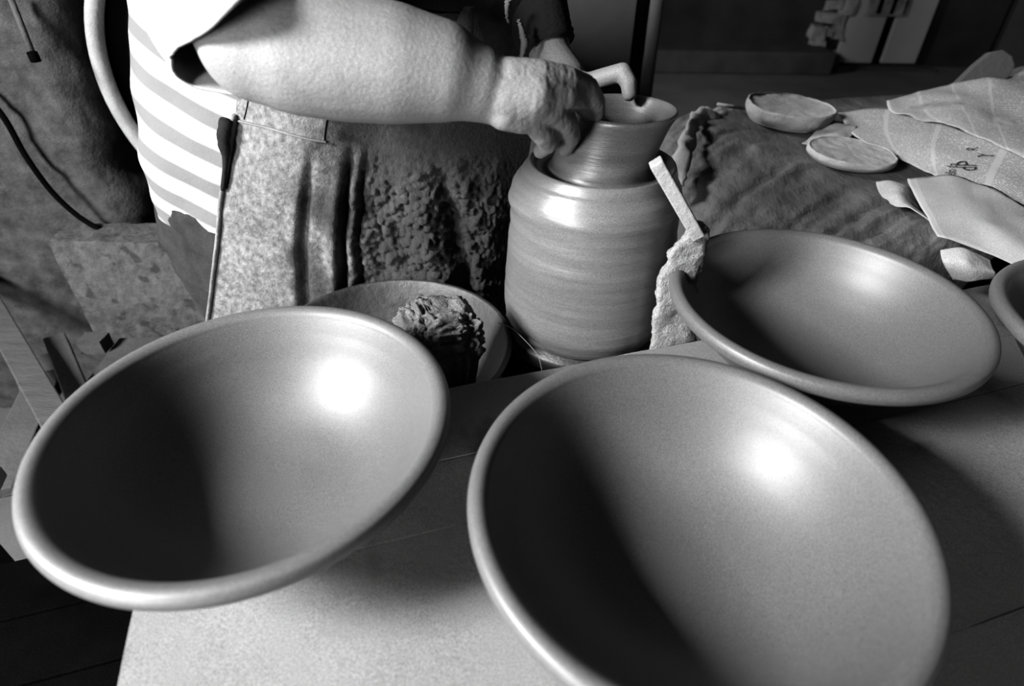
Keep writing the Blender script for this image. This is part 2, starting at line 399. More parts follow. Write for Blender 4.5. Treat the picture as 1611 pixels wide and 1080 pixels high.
box('gap_shade_board', (.13, .915, .5575), (.30, .25, .015), dark_m, wh)  # dark board added to blacken the gap between basin and wheel
jp = [(.0, .0), (.06, .0), (.116, .0), (.129, .004), (.137, .018), (.1395, .045), (.139, .075), (.137, .11), (.1355, .15), (.133, .185), (.133, .215), (.1335, .235), (.129, .252), (.118, .270), (.112, .281),
      (.108, .286), (.103, .284), (.096, .276), (.086, .272), (.078, .276), (.0745, .288), (.0735, .305), (.0735, .325), (.0745, .343), (.0765, .356), (.0768, .3625), (.0735, .3655), (.0695, .362), (.066, .350), (.064, .33),
      (.064, .30), (.068, .275), (.09, .255), (.112, .235), (.120, .20), (.122, .12), (.118, .05), (.10, .022), (.05, .016), (0, .015)]
jprof = [(max(float(p[0]), 0), float(p[1])) for p in catmull(jp, 6)]
def joff(z):
    t = max(0, (z-.262)/.10); return (.024*min(t, 1.1)**1.1, -.012*t)
def jwob(r, z, a):
    if r < .09 or z > .27: return .0004*math.sin(3*a)
    q = .0013*noise.noise(Vector((3.0, 1.0, z*60 + a*.5))) + .0005*noise.noise(Vector((1.0, 5.0, z*240 + a*.6))) + .0014*math.sin(a*2 + z*20)
    return q + .004*math.exp(-((z-.228)/.008)**2)*math.exp(-((a-3.3)/.7)**2)
vs, fs = lathe_v(jprof, 180, (JX, JY, WZ+.001), joff, jwob)
tag(mk('clay_jar', vs, fs, clay_jar, loc=(JX, JY, WZ+.001)), 'tall half-shaped clay jar with narrow collar turning on the wheel', 'jar')

# ================================================================== BASIN with clay lump
BX, BYc, BR = -.205, .785, .20
ba = root('washing_basin', (BX, BYc, .56), 'round slip-smeared basin between apron and bench', 'basin')
pr = catmull([(0, .56), (.10, .56), (.125, .566), (.155, .61), (.182, .67), (.196, .707), (.203, .712), (.2045, .717), (.200, .719), (.194, .715), (.178, .675), (.15, .615), (.118, .576), (.09, .569), (0, .568)], 4)
vs, fs = lathe_v([(max(float(p[0]), 0), float(p[1])) for p in pr], 128, (BX, BYc, 0), wob=lambda r, z, a: .0015*math.sin(2*a+1)*(r/.2) + .0008*noise.noise(Vector((math.cos(a)*9, math.sin(a)*9, z*60))))
mk('basin_shell', vs, fs, basin_m, ba)
vs, fs = lathe_v([(0, .6), (.1415, .6)], 64, (BX, BYc, 0)); sl = mk('slip', vs, fs, M('grey_slip', .10, .25, .5, .1, 8, .1, 600, .05, 20), ba); sl['label'] = 'dark watery slip in the basin'
sd = root('basin_stand', (BX, BYc, 0), 'dark wooden stand under the washing basin', 'stand')
box('stand_top', (BX, BYc, .545), (.34, .30, .03), wood_dark, sd)
for sx in (-.14, .14):
    for sy in (-.12, .12): box('leg', (BX+sx, BYc+sy, .265), (.04, .04, .53), wood_dark, sd)
# porous lump leaning in the basin
def lump():
    bm = bmesh.new(); bmesh.ops.create_icosphere(bm, subdivisions=6, radius=1.0)
    c = Vector((-.121, .728, .722)); R = Matrix.Rotation(.45, 3, 'Z') @ Matrix.Rotation(.16, 3, 'Y')
    for v in bm.verts:
        d = v.co.normalized()
        q = Vector([math.copysign(abs(k)**.50, k) for k in d]); 
        p = Vector((q.x*.062, q.y*.050, q.z*.104))
        p += d*(.010*fbm(d*2.2 + Vector((4, 1, 2)), 1.2, 3) + .006*fbm(d, 7, 3))
        pit = noise.noise(p*150); p -= d*(.011*max(0, pit-.10)**.8)
        pit2 = noise.noise(p*330 + Vector((9, 9, 9))); p -= d*(.003*max(0, pit2-.1))
        v.co = c + R @ p
    bm.verts.index_update(); vs = [v.co.copy() for v in bm.verts]; fs = [tuple(v.index for v in f.verts) for f in bm.faces]; bm.free()
    o = mk('clay_lump', vs, fs, lump_m, loc=(-.117, .722, .60)); tag(o, 'dark porous lump of clay standing up in the basin', 'clay lump')
lump()
tube('cutting_wire', [Vector(p) for p in catmull([aty(783, 508, .82), aty(805, 517, .78), aty(828, 538, .74), aty(846, 560, .71), aty(853, 585, .69)], 8)], .0006, M('thin_bright_wire', .5, .4, .5, 0, 5, 0, 1, 0), seg=6)
tag(bpy.data.objects['cutting_wire'], 'thin bent wire between the basin and the jar', 'wire')

# ================================================================== POST AND STICK beside the jar
po = root('splash_post', (.262, .772, .0), 'clay-crusted wooden post with slanting stick in front of the jar', 'post')
def post():
    rows = [(560, 1018, 1100), (530, 1021, 1098), (500, 1023, 1095), (470, 1027, 1095), (445, 1028, 1098), (425, 1033, 1104), (405, 1047, 1110), (390, 1052, 1114), (375, 1064, 1118), (362, 1078, 1117), (352, 1084, 1110)]
    L0 = catmull([aty(b, a, .757) for a, b, c in rows], 6); R0 = catmull([aty(c, a, .757) for a, b, c in rows], 6)
    vs = []; seg = 28
    first = [(Vector((L0[0][0], 0, .0)), Vector((R0[0][0], 0, .0)))]
    rings = [(Vector((L0[0][0], L0[0][1], 0.0)), Vector((R0[0][0], R0[0][1], 0.0)))] + [(Vector(l), Vector(r)) for l, r in zip(L0, R0)]
    for k, (l, r) in enumerate(rings):
        c = (l+r)/2; hw = (r-l).length/2
        for i in range(seg):
            a = 2*math.pi*i/seg; ca, sa = math.cos(a), math.sin(a)
            p = c + Vector((math.copysign(abs(ca)**.6, ca)*hw, math.copysign(abs(sa)**.6, sa)*.011, 0)); p.y += (p.x-.262)*.3155
            if k > 0: p += Vector((ca, sa, 0))*(.0045*fbm(p, 45, 3) + .0025*noise.noise(p*150))
            vs.append(p)
    fs = grid_faces(seg, len(rings), True); n = len(rings)
    fs.append(tuple(range(seg-1, -1, -1))); fs.append(tuple((n-1)*seg+i for i in range(seg)))
    mk('post_shaft', vs, fs, crust_m, po)
post()
a, b = aty(1031, 254, .735), aty(1098, 372, .745)
d = (b-a); mid = (a+b)/2
zz = d.normalized(); xx = Vector((1, 0, 0)); xx = (xx - zz*xx.dot(zz)).normalized(); yy = zz.cross(xx)
Rm = Matrix((xx, yy, zz)).transposed()
vs, fs = boxv((0, 0, 0), (.0175, .017, d.length)); st = mk('stick', [mid + Rm @ Vector(v) for v in vs], fs, wood_pale, po, smooth=False); bevel(st, .002)

# ================================================================== CLAY BLOCK ON A TABLE, RIGHT
TZ = .84
tb = root('clay_table', (1.15, 1.4, 0), 'dark table under the big wet clay block at the right', 'table')
box('table_top', (1.18, 1.60, .63), (1.74, 1.2, .04), wood_dark, tb)
for sx in (.48, 1.8):
    for sy in (1.08, 2.1): box('leg', (sx, sy, .305), (.08, .08, .61), wood_dark, tb)
def clay_block():
    # top edge and foot of the block's dark sloping face, in plan
    top = [(.50, 1.72), (.50, 1.60), (.57, 1.47), (.645, 1.30), (.705, 1.13), (.745, 1.03), (.82, .985), (.97, 1.01)]
    bot = [(.36, 1.80), (.335, 1.60), (.33, 1.42), (.365, 1.22), (.42, 1.07), (.50, .99), (.64, .945), (.86, .985)]
    T = catmull([(x, y, TZ) for x, y in top], 16); B = catmull([(x, y, .652) for x, y in bot], 16)
    nu = len(T); nv = 46; vs = []
    for j in range(nv):
        t = j/(nv-1)
        for i in range(nu):
            p = Vector(B[i])*(1-t) + Vector(T[i])*t
            bul = math.sin(math.pi*t)*.035
            nrm = Vector((-.75, -.45, .5)).normalized(); q = i/nu
            drag = fbm((q*26 + t*1.6, t*1.2, 0), 1.0, 4)
            p += nrm*(bul + .016*drag + .008*fbm(p, 24, 4) - .012*max(0, noise.noise(Vector((q*46 + t*3, t*1.5, 7)))-.25)) 
            vs.append(p)
    n0 = len(vs)
    # top surface back to the far side
    nk = 26
    for k in range(1, nk):
        t = k/(nk-1)
        for i in range(nu):
            q = Vector(T[i]); e = Vector((1.85, 2.12 - .9*(i/(nu-1))**1.2, TZ)); 
            p = q.lerp(e, t); p.z = TZ + .010*fbm(p, 5, 3)*min(1, t*6)
            vs.append(p)
    fs = grid_faces(nu, nv)
    def idx(k, i): return (nv-1)*nu + i if k == 0 else n0 + (k-1)*nu + i
    for k in range(nk-1):
        for i in range(nu-1): fs.append((idx(k, i), idx(k, i+1), idx(k+1, i+1), idx(k+1, i)))
    # far side and left end down to the table
    m0 = len(vs)
    loop = [idx(k, 0) for k in range(nk)] + [idx(nk-1, i) for i in range(nu)] + [idx(k, nu-1) for k in range(nk-1, -1, -1)]
    for a in loop: vs.append(Vector((vs[a].x, vs[a].y, .652)))
    for a in range(len(loop)-1): fs.append((loop[a], m0+a, m0+a+1, loop[a+1]))
    bm = bmesh.new(); bv = [bm.verts.new(v) for v in vs]
    for f in fs:
        try: bm.faces.new([bv[i] for i in f])
        except ValueError: pass
    bmesh.ops.recalc_face_normals(bm, faces=bm.faces[:]); bm.verts.index_update()
    vs2 = [v.co.copy() for v in bm.verts]; fs2 = [tuple(v.index for v in f.verts) for f in bm.faces]; bm.free()
    o = mk('clay_block', vs2, fs2, mound_m, loc=(1.1, 1.4, .652)); tag(o, 'big dark block of wet clay with scored sloping side at the right', 'clay block')
clay_block()
# lit edge of the block's far left corner, made as a pale strip
def lit_edge_strip():
    o_ = [(1044, 292, 1.36), (1060, 245, 1.44), (1080, 192, 1.56), (1097, 172, 1.66), (1130, 169, 1.72), (1168, 177, 1.74)]
    i_ = [(1066, 296, 1.33), (1084, 246, 1.42), (1099, 215, 1.52), (1108, 196, 1.60), (1140, 188, 1.67), (1172, 192, 1.70)]
    O = catmull([aty(*p) for p in o_], 10); I = catmull([aty(*p) for p in i_], 10); vs = []
    for a, b in zip(O, I):
        a, b = Vector(a), Vector(b)
        for t in (0, .25, .5, .75, 1):
            p = a.lerp(b, t*(1.15+.5*noise.noise(a*9))); vs.append(p + Vector((0, 0, .004*math.sin(math.pi*t))) + noise.noise_vector(p*30)*.012)
    o = mk('lit_clay_edge', vs, grid_faces(5, len(O)), disc_m, loc=vs[0]); solidify(o, .006, -1)
    tag(o, 'pale strip standing in for the lit edge of the dark clay block', 'clay')
lit_edge_strip()

def disc(c, r, h, label, seed, tilt=(0, 0), crack=True):
    o0 = Vector((0, 0, 0)); pr = [(0, 0), (r*.78, 0), (r*.90, h*.10), (r*.985, h*.45), (r*1.0, h*.82), (r*.985, h*.97), (r*.955, h*1.0), (r*.93, h*.93), (r*.6, h*.86), (0, h*.84)]
    pf = catmull(pr, 5)
    vs, fs = lathe_v([(max(float(p[0]), 0), float(p[1])) for p in pf], 90, (0, 0, 0), wob=lambda rr, z, a: rr*(.018*math.sin(3*a+seed) + .014*math.sin(5*a+2*seed) + .02*noise.noise(Vector((math.cos(a)*4, math.sin(a)*4, seed + z*60)))))
    vs = [v + Vector((0, 0, .0022*fbm(v, 40, 4)*(v.z/h))) for v in vs]
    o = mk('clay_disc', [v + Vector(c) for v in vs], fs, disc_m, loc=c); o.rotation_euler = (tilt[0], tilt[1], 0)
    return tag(o, label, 'clay disc', 'round clay discs on the block')
disc((.722, 1.615, TZ+.006), .112, .042, 'thicker round clay disc with cracked top, farther from the bowls', 1.2, (0.02, .04))
disc((.757, 1.322, TZ+.006), .094, .022, 'thinner round clay disc nearer to the crumpled newspaper', 3.4, (0.01, .03))
tube('modelling_stick', [aty(1128, 164, 1.60), aty(1172, 171, 1.57)], .0042, wood_pale, seg=8)
tag(bpy.data.objects['modelling_stick'], 'short pale wooden stick poking out beside the thicker clay disc', 'stick')

# ---- newspapers draped over the block
def sheet(name, corners, mat, label, amp=.006, nu=60, nv=44, seed=0, fold=None, cat='newspaper', group=None, lift=0.0):
    """corners: grid of control rows of world points"""
    rows = [catmull(r, 8) for r in corners]
    colsn = len(rows[0]); G = []
    for i in range(colsn): G.append(catmull([r[i] for r in rows], 8))
    nv = len(G[0]); vs = []; uv = []
    for j in range(nv):
        for i in range(colsn):
            p = Vector(G[i][j]); p.z += lift + amp*fbm((p.x+seed, p.y, seed), 9, 3)
            if fold: p.z += fold(i/(colsn-1), j/(nv-1))
            vs.append(p); uv.append((i/(colsn-1), j/(nv-1)))
    o = mk(name, vs, grid_faces(colsn, nv), mat, loc=vs[0], uvs=uv); solidify(o, .0012, 1)
    return tag(o, label, cat, group)
Zt = TZ + .016
g = 'newspapers on the clay block'
sheet('newspaper', [[atz(1318, 177, Zt), atz(1420, 172, Zt+.02), atz(1540, 215, Zt+.035), atz(1680, 285, Zt+.03)],
                    [atz(1338, 208, Zt), atz(1415, 215, Zt+.012), atz(1520, 255, Zt+.02), atz(1660, 340, Zt+.02)],
                    [atz(1368, 226, Zt), atz(1440, 258, Zt), atz(1510, 305, Zt), atz(1640, 385, Zt)]], news_a,
      'pale newspaper page with text columns beside the clay discs', amp=.007, seed=2, group=g)
sheet('newspaper', [[atz(1395, 158, Zt+.03), atz(1480, 135, Zt+.06), atz(1570, 112, Zt+.09), atz(1700, 95, Zt+.1)],
                    [atz(1400, 172, Zt+.025), atz(1490, 165, Zt+.05), atz(1580, 170, Zt+.06), atz(1700, 185, Zt+.06)],
                    [atz(1425, 182, Zt+.024), atz(1520, 206, Zt+.04), atz(1600, 245, Zt+.042), atz(1700, 290, Zt+.04)]], news_b,
      'darker newspaper page with printed pictures at the far right', amp=.010, seed=5, group=g)
sheet('newspaper', [[atz(1428, 280, Zt+.016), atz(1500, 278, Zt+.030), atz(1570, 303, Zt+.034), atz(1680, 352, Zt+.036)],
                    [atz(1440, 312, Zt+.016), atz(1510, 325, Zt+.03), atz(1580, 360, Zt+.034), atz(1690, 420, Zt+.03)],
                    [atz(1475, 372, Zt+.006), atz(1540, 392, Zt+.008), atz(1600, 418, Zt+.01), atz(1690, 460, Zt+.01)]], news_c,
      'bright folded newspaper sheet hanging over the near edge of the clay', amp=.010, seed=8, group=g)
sheet('paper_scrap', [[atz(1480, 392, Zt-.012), atz(1520, 390, Zt), atz(1562, 405, Zt-.005)],
                      [atz(1484, 412, Zt-.02), atz(1525, 412, Zt-.002), atz(1568, 424, Zt-.012)],
                      [atz(1500, 440, Zt-.045), atz(1535, 438, Zt-.03), atz(1570, 434, Zt-.03)]], disc_m,
      'small crumpled scrap at the near foot of the clay block', amp=.012, seed=11, cat='scrap')
sheet('paper_scrap', [[atz(1378, 286, Zt), atz(1405, 282, Zt+.01), atz(1432, 292, Zt)],
                      [atz(1385, 305, Zt), atz(1412, 304, Zt+.014), atz(1445, 318, Zt)],
                      [atz(1400, 322, Zt), atz(1430, 330, Zt+.01), atz(1462, 350, Zt)]], disc_m,
      'crumpled pale scrap between the thinner clay disc and bright newspaper', amp=.012, seed=14, cat='scrap')
sheet('paper_scrap', [[atz(1290, 195, Zt-.004), atz(1320, 193, Zt+.004), atz(1348, 200, Zt)],
                      [atz(1280, 210, Zt-.006), atz(1312, 210, Zt+.004), atz(1340, 214, Zt)],
                      [atz(1262, 224, Zt-.01), atz(1295, 226, Zt), atz(1330, 226, Zt)]], disc_m,
      'flat pale scrap lying between the two clay discs', amp=.008, seed=17, cat='scrap')
# printed headline fragments on the page
def letters(txt, p, size, rz, parent):
    c = bpy.data.curves.new('txt', 'FONT'); c.body = txt; c.size = size; c.fill_mode = 'BOTH'
    t = bpy.data.objects.new('txt', c); COL.objects.link(t)
    dg = bpy.context.evaluated_depsgraph_get(); me = bpy.data.meshes.new_from_object(t.evaluated_get(dg))
    bpy.data.objects.remove(t)
    me.materials.clear(); me.materials.append(ink_m)
    base = wloc(parent); R2 = Matrix.Rotation(rz, 3, 'Z')
    pv = np.array([tuple(v.co + base) for v in parent.data.vertices])
    for v in me.vertices:
        q = Vector(p) + R2 @ v.co; k = np.argsort((pv[:, 0]-q.x)**2 + (pv[:, 1]-q.y)**2)[:6]
        dd = 1/(np.hypot(pv[k, 0]-q.x, pv[k, 1]-q.y) + 1e-4); q.z = float((pv[k, 2]*dd).sum()/dd.sum()) + .0022
        v.co = q - base
    o = bpy.data.objects.new('printed_letters', me); COL.objects.link(o); o.parent = parent
    return o
pg = bpy.data.objects['newspaper']
letters('dP', atz(1530, 280, Zt+.006), .050, 1.0, pg); letters('celo da', atz(1500, 283, Zt+.006), .026, 1.0, pg); letters('Y', atz(1556, 262, Zt+.012), .04, 1.0, pg); letters('R', atz(1532, 250, Zt+.012), .03, 1.0, pg)
# rounded board end sticking up behind the papers
def board_end():
    a = Vector((1.215, 1.71, .862)); zz = Vector((.42, .10, .55)).normalized(); xx = Vector((.8, -.3, -.5)); xx = (xx - zz*xx.dot(zz)).normalized(); yy = zz.cross(xx)
    out = [(-.045, 0), (-.045, .10), (-.04, .14), (-.02, .162), (.01, .165), (.035, .155), (.045, .13), (.045, 0)]
    vs = [a + xx*x + zz*z + yy*s for s in (-.014, .014) for x, z in out]; n = len(out)
    fs = [tuple(range(n-1, -1, -1)), tuple(range(n, 2*n))] + [(i, (i+1) % n, n+(i+1) % n, n+i) for i in range(n)]
    o = mk('board_end', vs, fs, wood_mid, loc=a, smooth=False); bevel(o, .004); tag(o, 'rounded board end sticking up behind the far newspapers', 'board')
board_end()

# ================================================================== LEFT BACKGROUND THINGS
st = rough_box('masonry_step', (-.935, 1.285, .505), (.31, .10, .31), block_m, cuts=(60, 16, 50), amp=.005, freq=18, seed=3, loc=(-.935, 1.285, .35))
tag(st, 'low crusted masonry block at the foot of the plaster wall', 'masonry block')
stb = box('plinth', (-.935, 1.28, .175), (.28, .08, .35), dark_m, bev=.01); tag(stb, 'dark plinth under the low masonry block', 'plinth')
# big round pan leaning against the wall end
def pan():
    r = root('round_pan', (-.56, 1.47, .57), 'large round dark pan standing upright behind the white shirt', 'pan')
    pr = catmull([(0, .075), (.30, .07), (.36, .05), (.392, .0), (.402, -.012), (.415, -.012), (.418, .0), (.405, .03), (.37, .08), (.30, .095), (0, .1)], 5)
    vs, fs = lathe_v([(max(float(p[0]), 0), float(p[1])) for p in pr[10:]], 96, (0, 0, 0))
    Rm = Matrix.Rotation(math.radians(90+4), 3, 'X') @ Matrix.Rotation(math.pi, 3, 'X') 
    Rm = Matrix.Rotation(math.radians(-90+3), 3, 'X')
    def P(v): return Vector((-.562, 1.42, .955)) + Rm @ (Vector(v)*.905)
    mk('pan_body', [P(v) for v in vs], fs, pan_m, r)
    inn, fi = lathe_v([(max(float(p[0]), 0), float(p[1])) for p in pr[:18]], 96, (0, 0, 0)); mk('pan_inside', [P(v) for v in inn], fi, pan_m, r)
    ri, fr = lathe_v([(.385, .004), (.392, -.014), (.404, -.020), (.418, -.016), (.424, .0), (.420, .03), (.412, .035)], 96, (0, 0, 0)); mk('rim', [P(v) for v in ri], fr, pan_rim, r)
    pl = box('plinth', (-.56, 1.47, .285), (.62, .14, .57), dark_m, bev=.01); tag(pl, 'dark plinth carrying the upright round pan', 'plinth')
pan()
tube('wall_cable', catmull([aty(-40, 130, 1.33), aty(6, 185, 1.32), aty(40, 245, 1.32), aty(80, 300, 1.31), aty(120, 338, 1.31), aty(156, 361, 1.30)], 8), .0065, dark_m, seg=8)
tag(bpy.data.objects['wall_cable'], 'dark cable hanging in a curve on the plaster wall', 'cable')
rd = root('wall_rod', aty(55, 92, 1.30), 'thin pale rod with dark tip leaning on the plaster wall', 'rod')
tube('rod_shaft', [aty(14, -10, 1.33), aty(52, 86, 1.31)], .006, wood_mid, rd, seg=8)
tube('rod_tip', [aty(50, 82, 1.31), aty(57, 97, 1.305)], .010, dark_m, rd, seg=8)
# planks lying low at the left
def plank_between(name, p, q, wd, th, mat, label, cat='plank', roll=0):
    p, q = Vector(p), Vector(q); d = q-p; zz = Vector((0, 0, 1)); xx = d.normalized(); yy = zz.cross(xx).normalized(); zz = xx.cross(yy)
    vs = []; 
    for sz in (-th/2, th/2):
        for sy in (-wd/2, wd/2):
            for e in (p, q): vs.append(e + yy*sy + zz*sz)
    o = mk(name, vs, [(0, 2, 3, 1), (4, 5, 7, 6), (0, 1, 5, 4), (2, 6, 7, 3), (0, 4, 6, 2), (1, 3, 7, 5)], mat, loc=(p+q)/2, smooth=False); bevel(o, .003)
    return tag(o, label, cat)
fr = root('plank_frame', (-.95, .85, 0), 'grey wooden frame of crossed planks below the bench at the left', 'frame')
def fp(name, p, q, wd, th, mat):
    o = plank_between(name, p, q, wd, th, mat, None, None); del_loc = Vector(o.location); o.parent = fr; o.location = del_loc - Vector(fr.location); return o
fp('board', atz(165, 572, .43), atz(318, 566, .43), .17, .025, wood_mid)
fp('plank', atz(88, 535, .45), atz(150, 690, .45), .045, .03, wood_mid)
fp('plank', atz(-60, 400, .50), atz(110, 700, .50), .05, .035, wood_dark)
fp('plank', atz(-10, 780, .42), atz(75, 590, .42), .07, .025, wood_mid)
fp('plank', atz(55, 570, .405), atz(110, 700, .405), .09, .025, wood_mid)
for p in ((-1.15, 1.10), (-1.12, .72), (-.80, 1.10), (-.72, .80)): box('leg', (p[0], p[1], .205), (.05, .05, .41), wood_dark, fr)
bk = rough_box('small_brick', atz(150, 540, .46), (.055, .04, .035), wood_mid, cuts=(8, 6, 5), amp=.002, freq=40); tag(bk, 'small pale brick end in the dark gap below the masonry block', 'brick')

cr = root('shade_crate', (-.62, .22, 0), 'added dark crate standing in for shade off the left end of the bench', 'crate')  # added near-black crate makes the shade below the bench end
for k in range(5): box('shade_crate_slat', (-.80 + .0, .02 + .115*k, .445), (.62, .108, .02), dark_m, cr, rz=BA)
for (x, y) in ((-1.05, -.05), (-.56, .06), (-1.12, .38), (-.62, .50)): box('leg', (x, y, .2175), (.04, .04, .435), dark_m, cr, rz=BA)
pb = box('pale_board', (-.73, .445, .70), (.16, .10, .02), wood_pale, rz=BA)
tag(pb, 'small pale board at the left end of the bench, behind the bowl rim', 'board')

# ================================================================== FAR BACKGROUND
bd = root('leaning_board', (.30, 2.25, 0), 'tall grey board standing behind the left hand', 'board')
box('panel', (.273, 2.25, .80), (.252, .03, 1.6), M('grey_board', .16, .9, .1, .15, 6, .3, 400, .2, 30), bd)
box('stile', (.135, 2.235, .80), (.03, .05, 1.6), dark_m, bd)
pl_ = root('round_pole', (.47, 2.28, 0), 'round wooden pole standing behind the jar', 'pole')
tube('pole_shaft', [(.493, 2.28, 0), (.469, 2.28, .85), (.455, 2.28, 1.9)], .030, M('pole_wood', .20, .7, .3, .3, 10, .3, 500, .3, 50, stretch=(4, 4, .6)), pl_, seg=24)
box('dark_batten', (.421, 2.26, .95), (.036, .03, 1.9), dark_m, pl_)
# low ledge along the back wall, door, jamb stones, shelf
lg = struct(box('trim_1', (1.2, BY-.22, .10), (3.6, .42, .20), M('ledge_stone', .10, .95, .1, .3, 5, .2, 200, .3, 12), bev=.02))
dr = tag(root('door_1', (3.45, BY-.06, .10), None, None), kind='structure')
def fy(px, py, Y=BY-.06): return aty(px, py, Y)
bl, br = fy(1322, 66), fy(1437, 99); tl, tr = fy(1345, -60), fy(1500, -60)
x0, x1, xm = bl.x, br.x, fy(1382, 82).x; zb = min(bl.z, br.z); zt = 2.1
for (a, b) in ((x0, xm-.05), (xm+.05, x1)): box('door_leaf', ((a+b)/2, BY-.06, (zb+zt)/2), (b-a, .05, zt-zb), door_m, dr)
box('door_gap', (xm, BY-.035, (zb+zt)/2), (.12, .03, zt-zb), dark_m, dr, bev=0)
box('sill', ((x0+x1)/2, BY-.13, zb-.05), (x1-x0+.3, .2, .05), wood_dark, dr)
p0 = fy(1362, 24, BY-.12); p1 = fy(1424, 34, BY-.12)
pic = root('poster', ((p0.x+p1.x)/2, BY-.10, p0.z), 'pale printed poster pinned on the far door', 'poster')
wdt = p1.x-p0.x
box('sheet', ((p0.x+p1.x)/2, BY-.098, p0.z+.32), (wdt, .006, .66), M('poster_paper', .5, .8, .2, .5, 14, .2, 300, 0), pic, bev=0)
for k, (u, ww) in enumerate(((.30, .10), (.62, .09), (.92, .04))): box('dark_stripe', (p0.x+wdt*u, BY-.103, p0.z+.32), (ww*wdt, .006, .62), dark_m, pic, bev=0)
# jamb stones are pieces of the back wall
stones = [(1290, 100, 22, 20), (1277, 88, 14, 16), (1303, 88, 26, 12), (1284, 70, 18, 14), (1284, 50, 20, 18), (1303, 50, 8, 12), (1318, 38, 12, 20), (1316, 55, 10, 10), (1302, 27, 30, 12), (1330, 10, 24, 20), (1309, 8, 16, 12), (1302, 105, 18, 20)]
for k, (px, py, ww, hh) in enumerate(stones):
    c = aty(px, py, BY-.04); s = 6.0/FPX
    o = rough_box('stone', c, (ww*s, .14, hh*s), stone_lt, wb, cuts=(8, 4, 6), amp=.025, freq=7, seed=k)
sh = tag(box('wall_shelf', (1.55, BY-.14, .93), (1.9, .26, .03), wood_dark), 'dark wooden shelf low on the far back wall', 'shelf')
def small_dish(px, py, r, lab):
    c = aty(px, py, BY-.16); c = Vector((c.x, BY-.15, .945 if py < 40 else c.z))
    pr = catmull([(0, 0), (r*.5, 0), (r*.9, r*.22), (r, r*.36), (r*.94, r*.36), (r*.5, r*.1), (0, r*.08)], 4)
    vs, fs = lathe_v([(max(float(p[0]), 0), float(p[1])) for p in pr], 32, c)
    return tag(mk('small_dish', vs, fs, stone_lt, loc=c), lab, 'dish', 'dishes along the far wall')
small_dish(1052, 22, .075, 'small pale dish on the far shelf, left one'); small_dish(1086, 22, .11, 'small pale dish on the far shelf, right one')

# ================================================================== THE POTTER
per = root('person', (-.42, 1.16, 0), 'potter in white striped T-shirt and clay-crusted apron, both hands on the jar', 'person')
def capsule(bm, p, q, r0, r1, seg=20):
    p, q = Vector(p), Vector(q); d = q-p; L = max(d.length, 1e-5); zz = d/L
    xx = Vector((1, 0, 0)) if abs(zz.x) < .9 else Vector((0, 1, 0)); xx = (xx - zz*xx.dot(zz)).normalized(); yy = zz.cross(xx)
    rings = []
    for k in range(1, 6): a = -math.pi/2 + k*(math.pi/2)/6; rings.append((p + zz*(r0*math.sin(a)), r0*math.cos(a)))
    for k in range(7): t = k/6; rings.append((p.lerp(q, t), r0 + (r1-r0)*t))
    for k in range(1, 6): a = k*(math.pi/2)/6; rings.append((q + zz*(r1*math.sin(a)), r1*math.cos(a)))
    R = [[bm.verts.new(c + xx*(r*math.cos(2*math.pi*i/seg)) + yy*(r*math.sin(2*math.pi*i/seg))) for i in range(seg)] for c, r in rings]
    a = bm.verts.new(p - zz*r0); b = bm.verts.new(q + zz*r1)
    for k in range(len(R)-1):
        for i in range(seg): bm.faces.new((R[k][i], R[k][(i+1) % seg], R[k+1][(i+1) % seg], R[k+1][i]))
    for i in range(seg): bm.faces.new((a, R[0][(i+1) % seg], R[0][i])); bm.faces.new((b, R[-1][i], R[-1][(i+1) % seg]))
def chain(bm, pts):
    for (p, r0), (q, r1) in zip(pts, pts[1:]): capsule(bm, p, q, r0, r1)
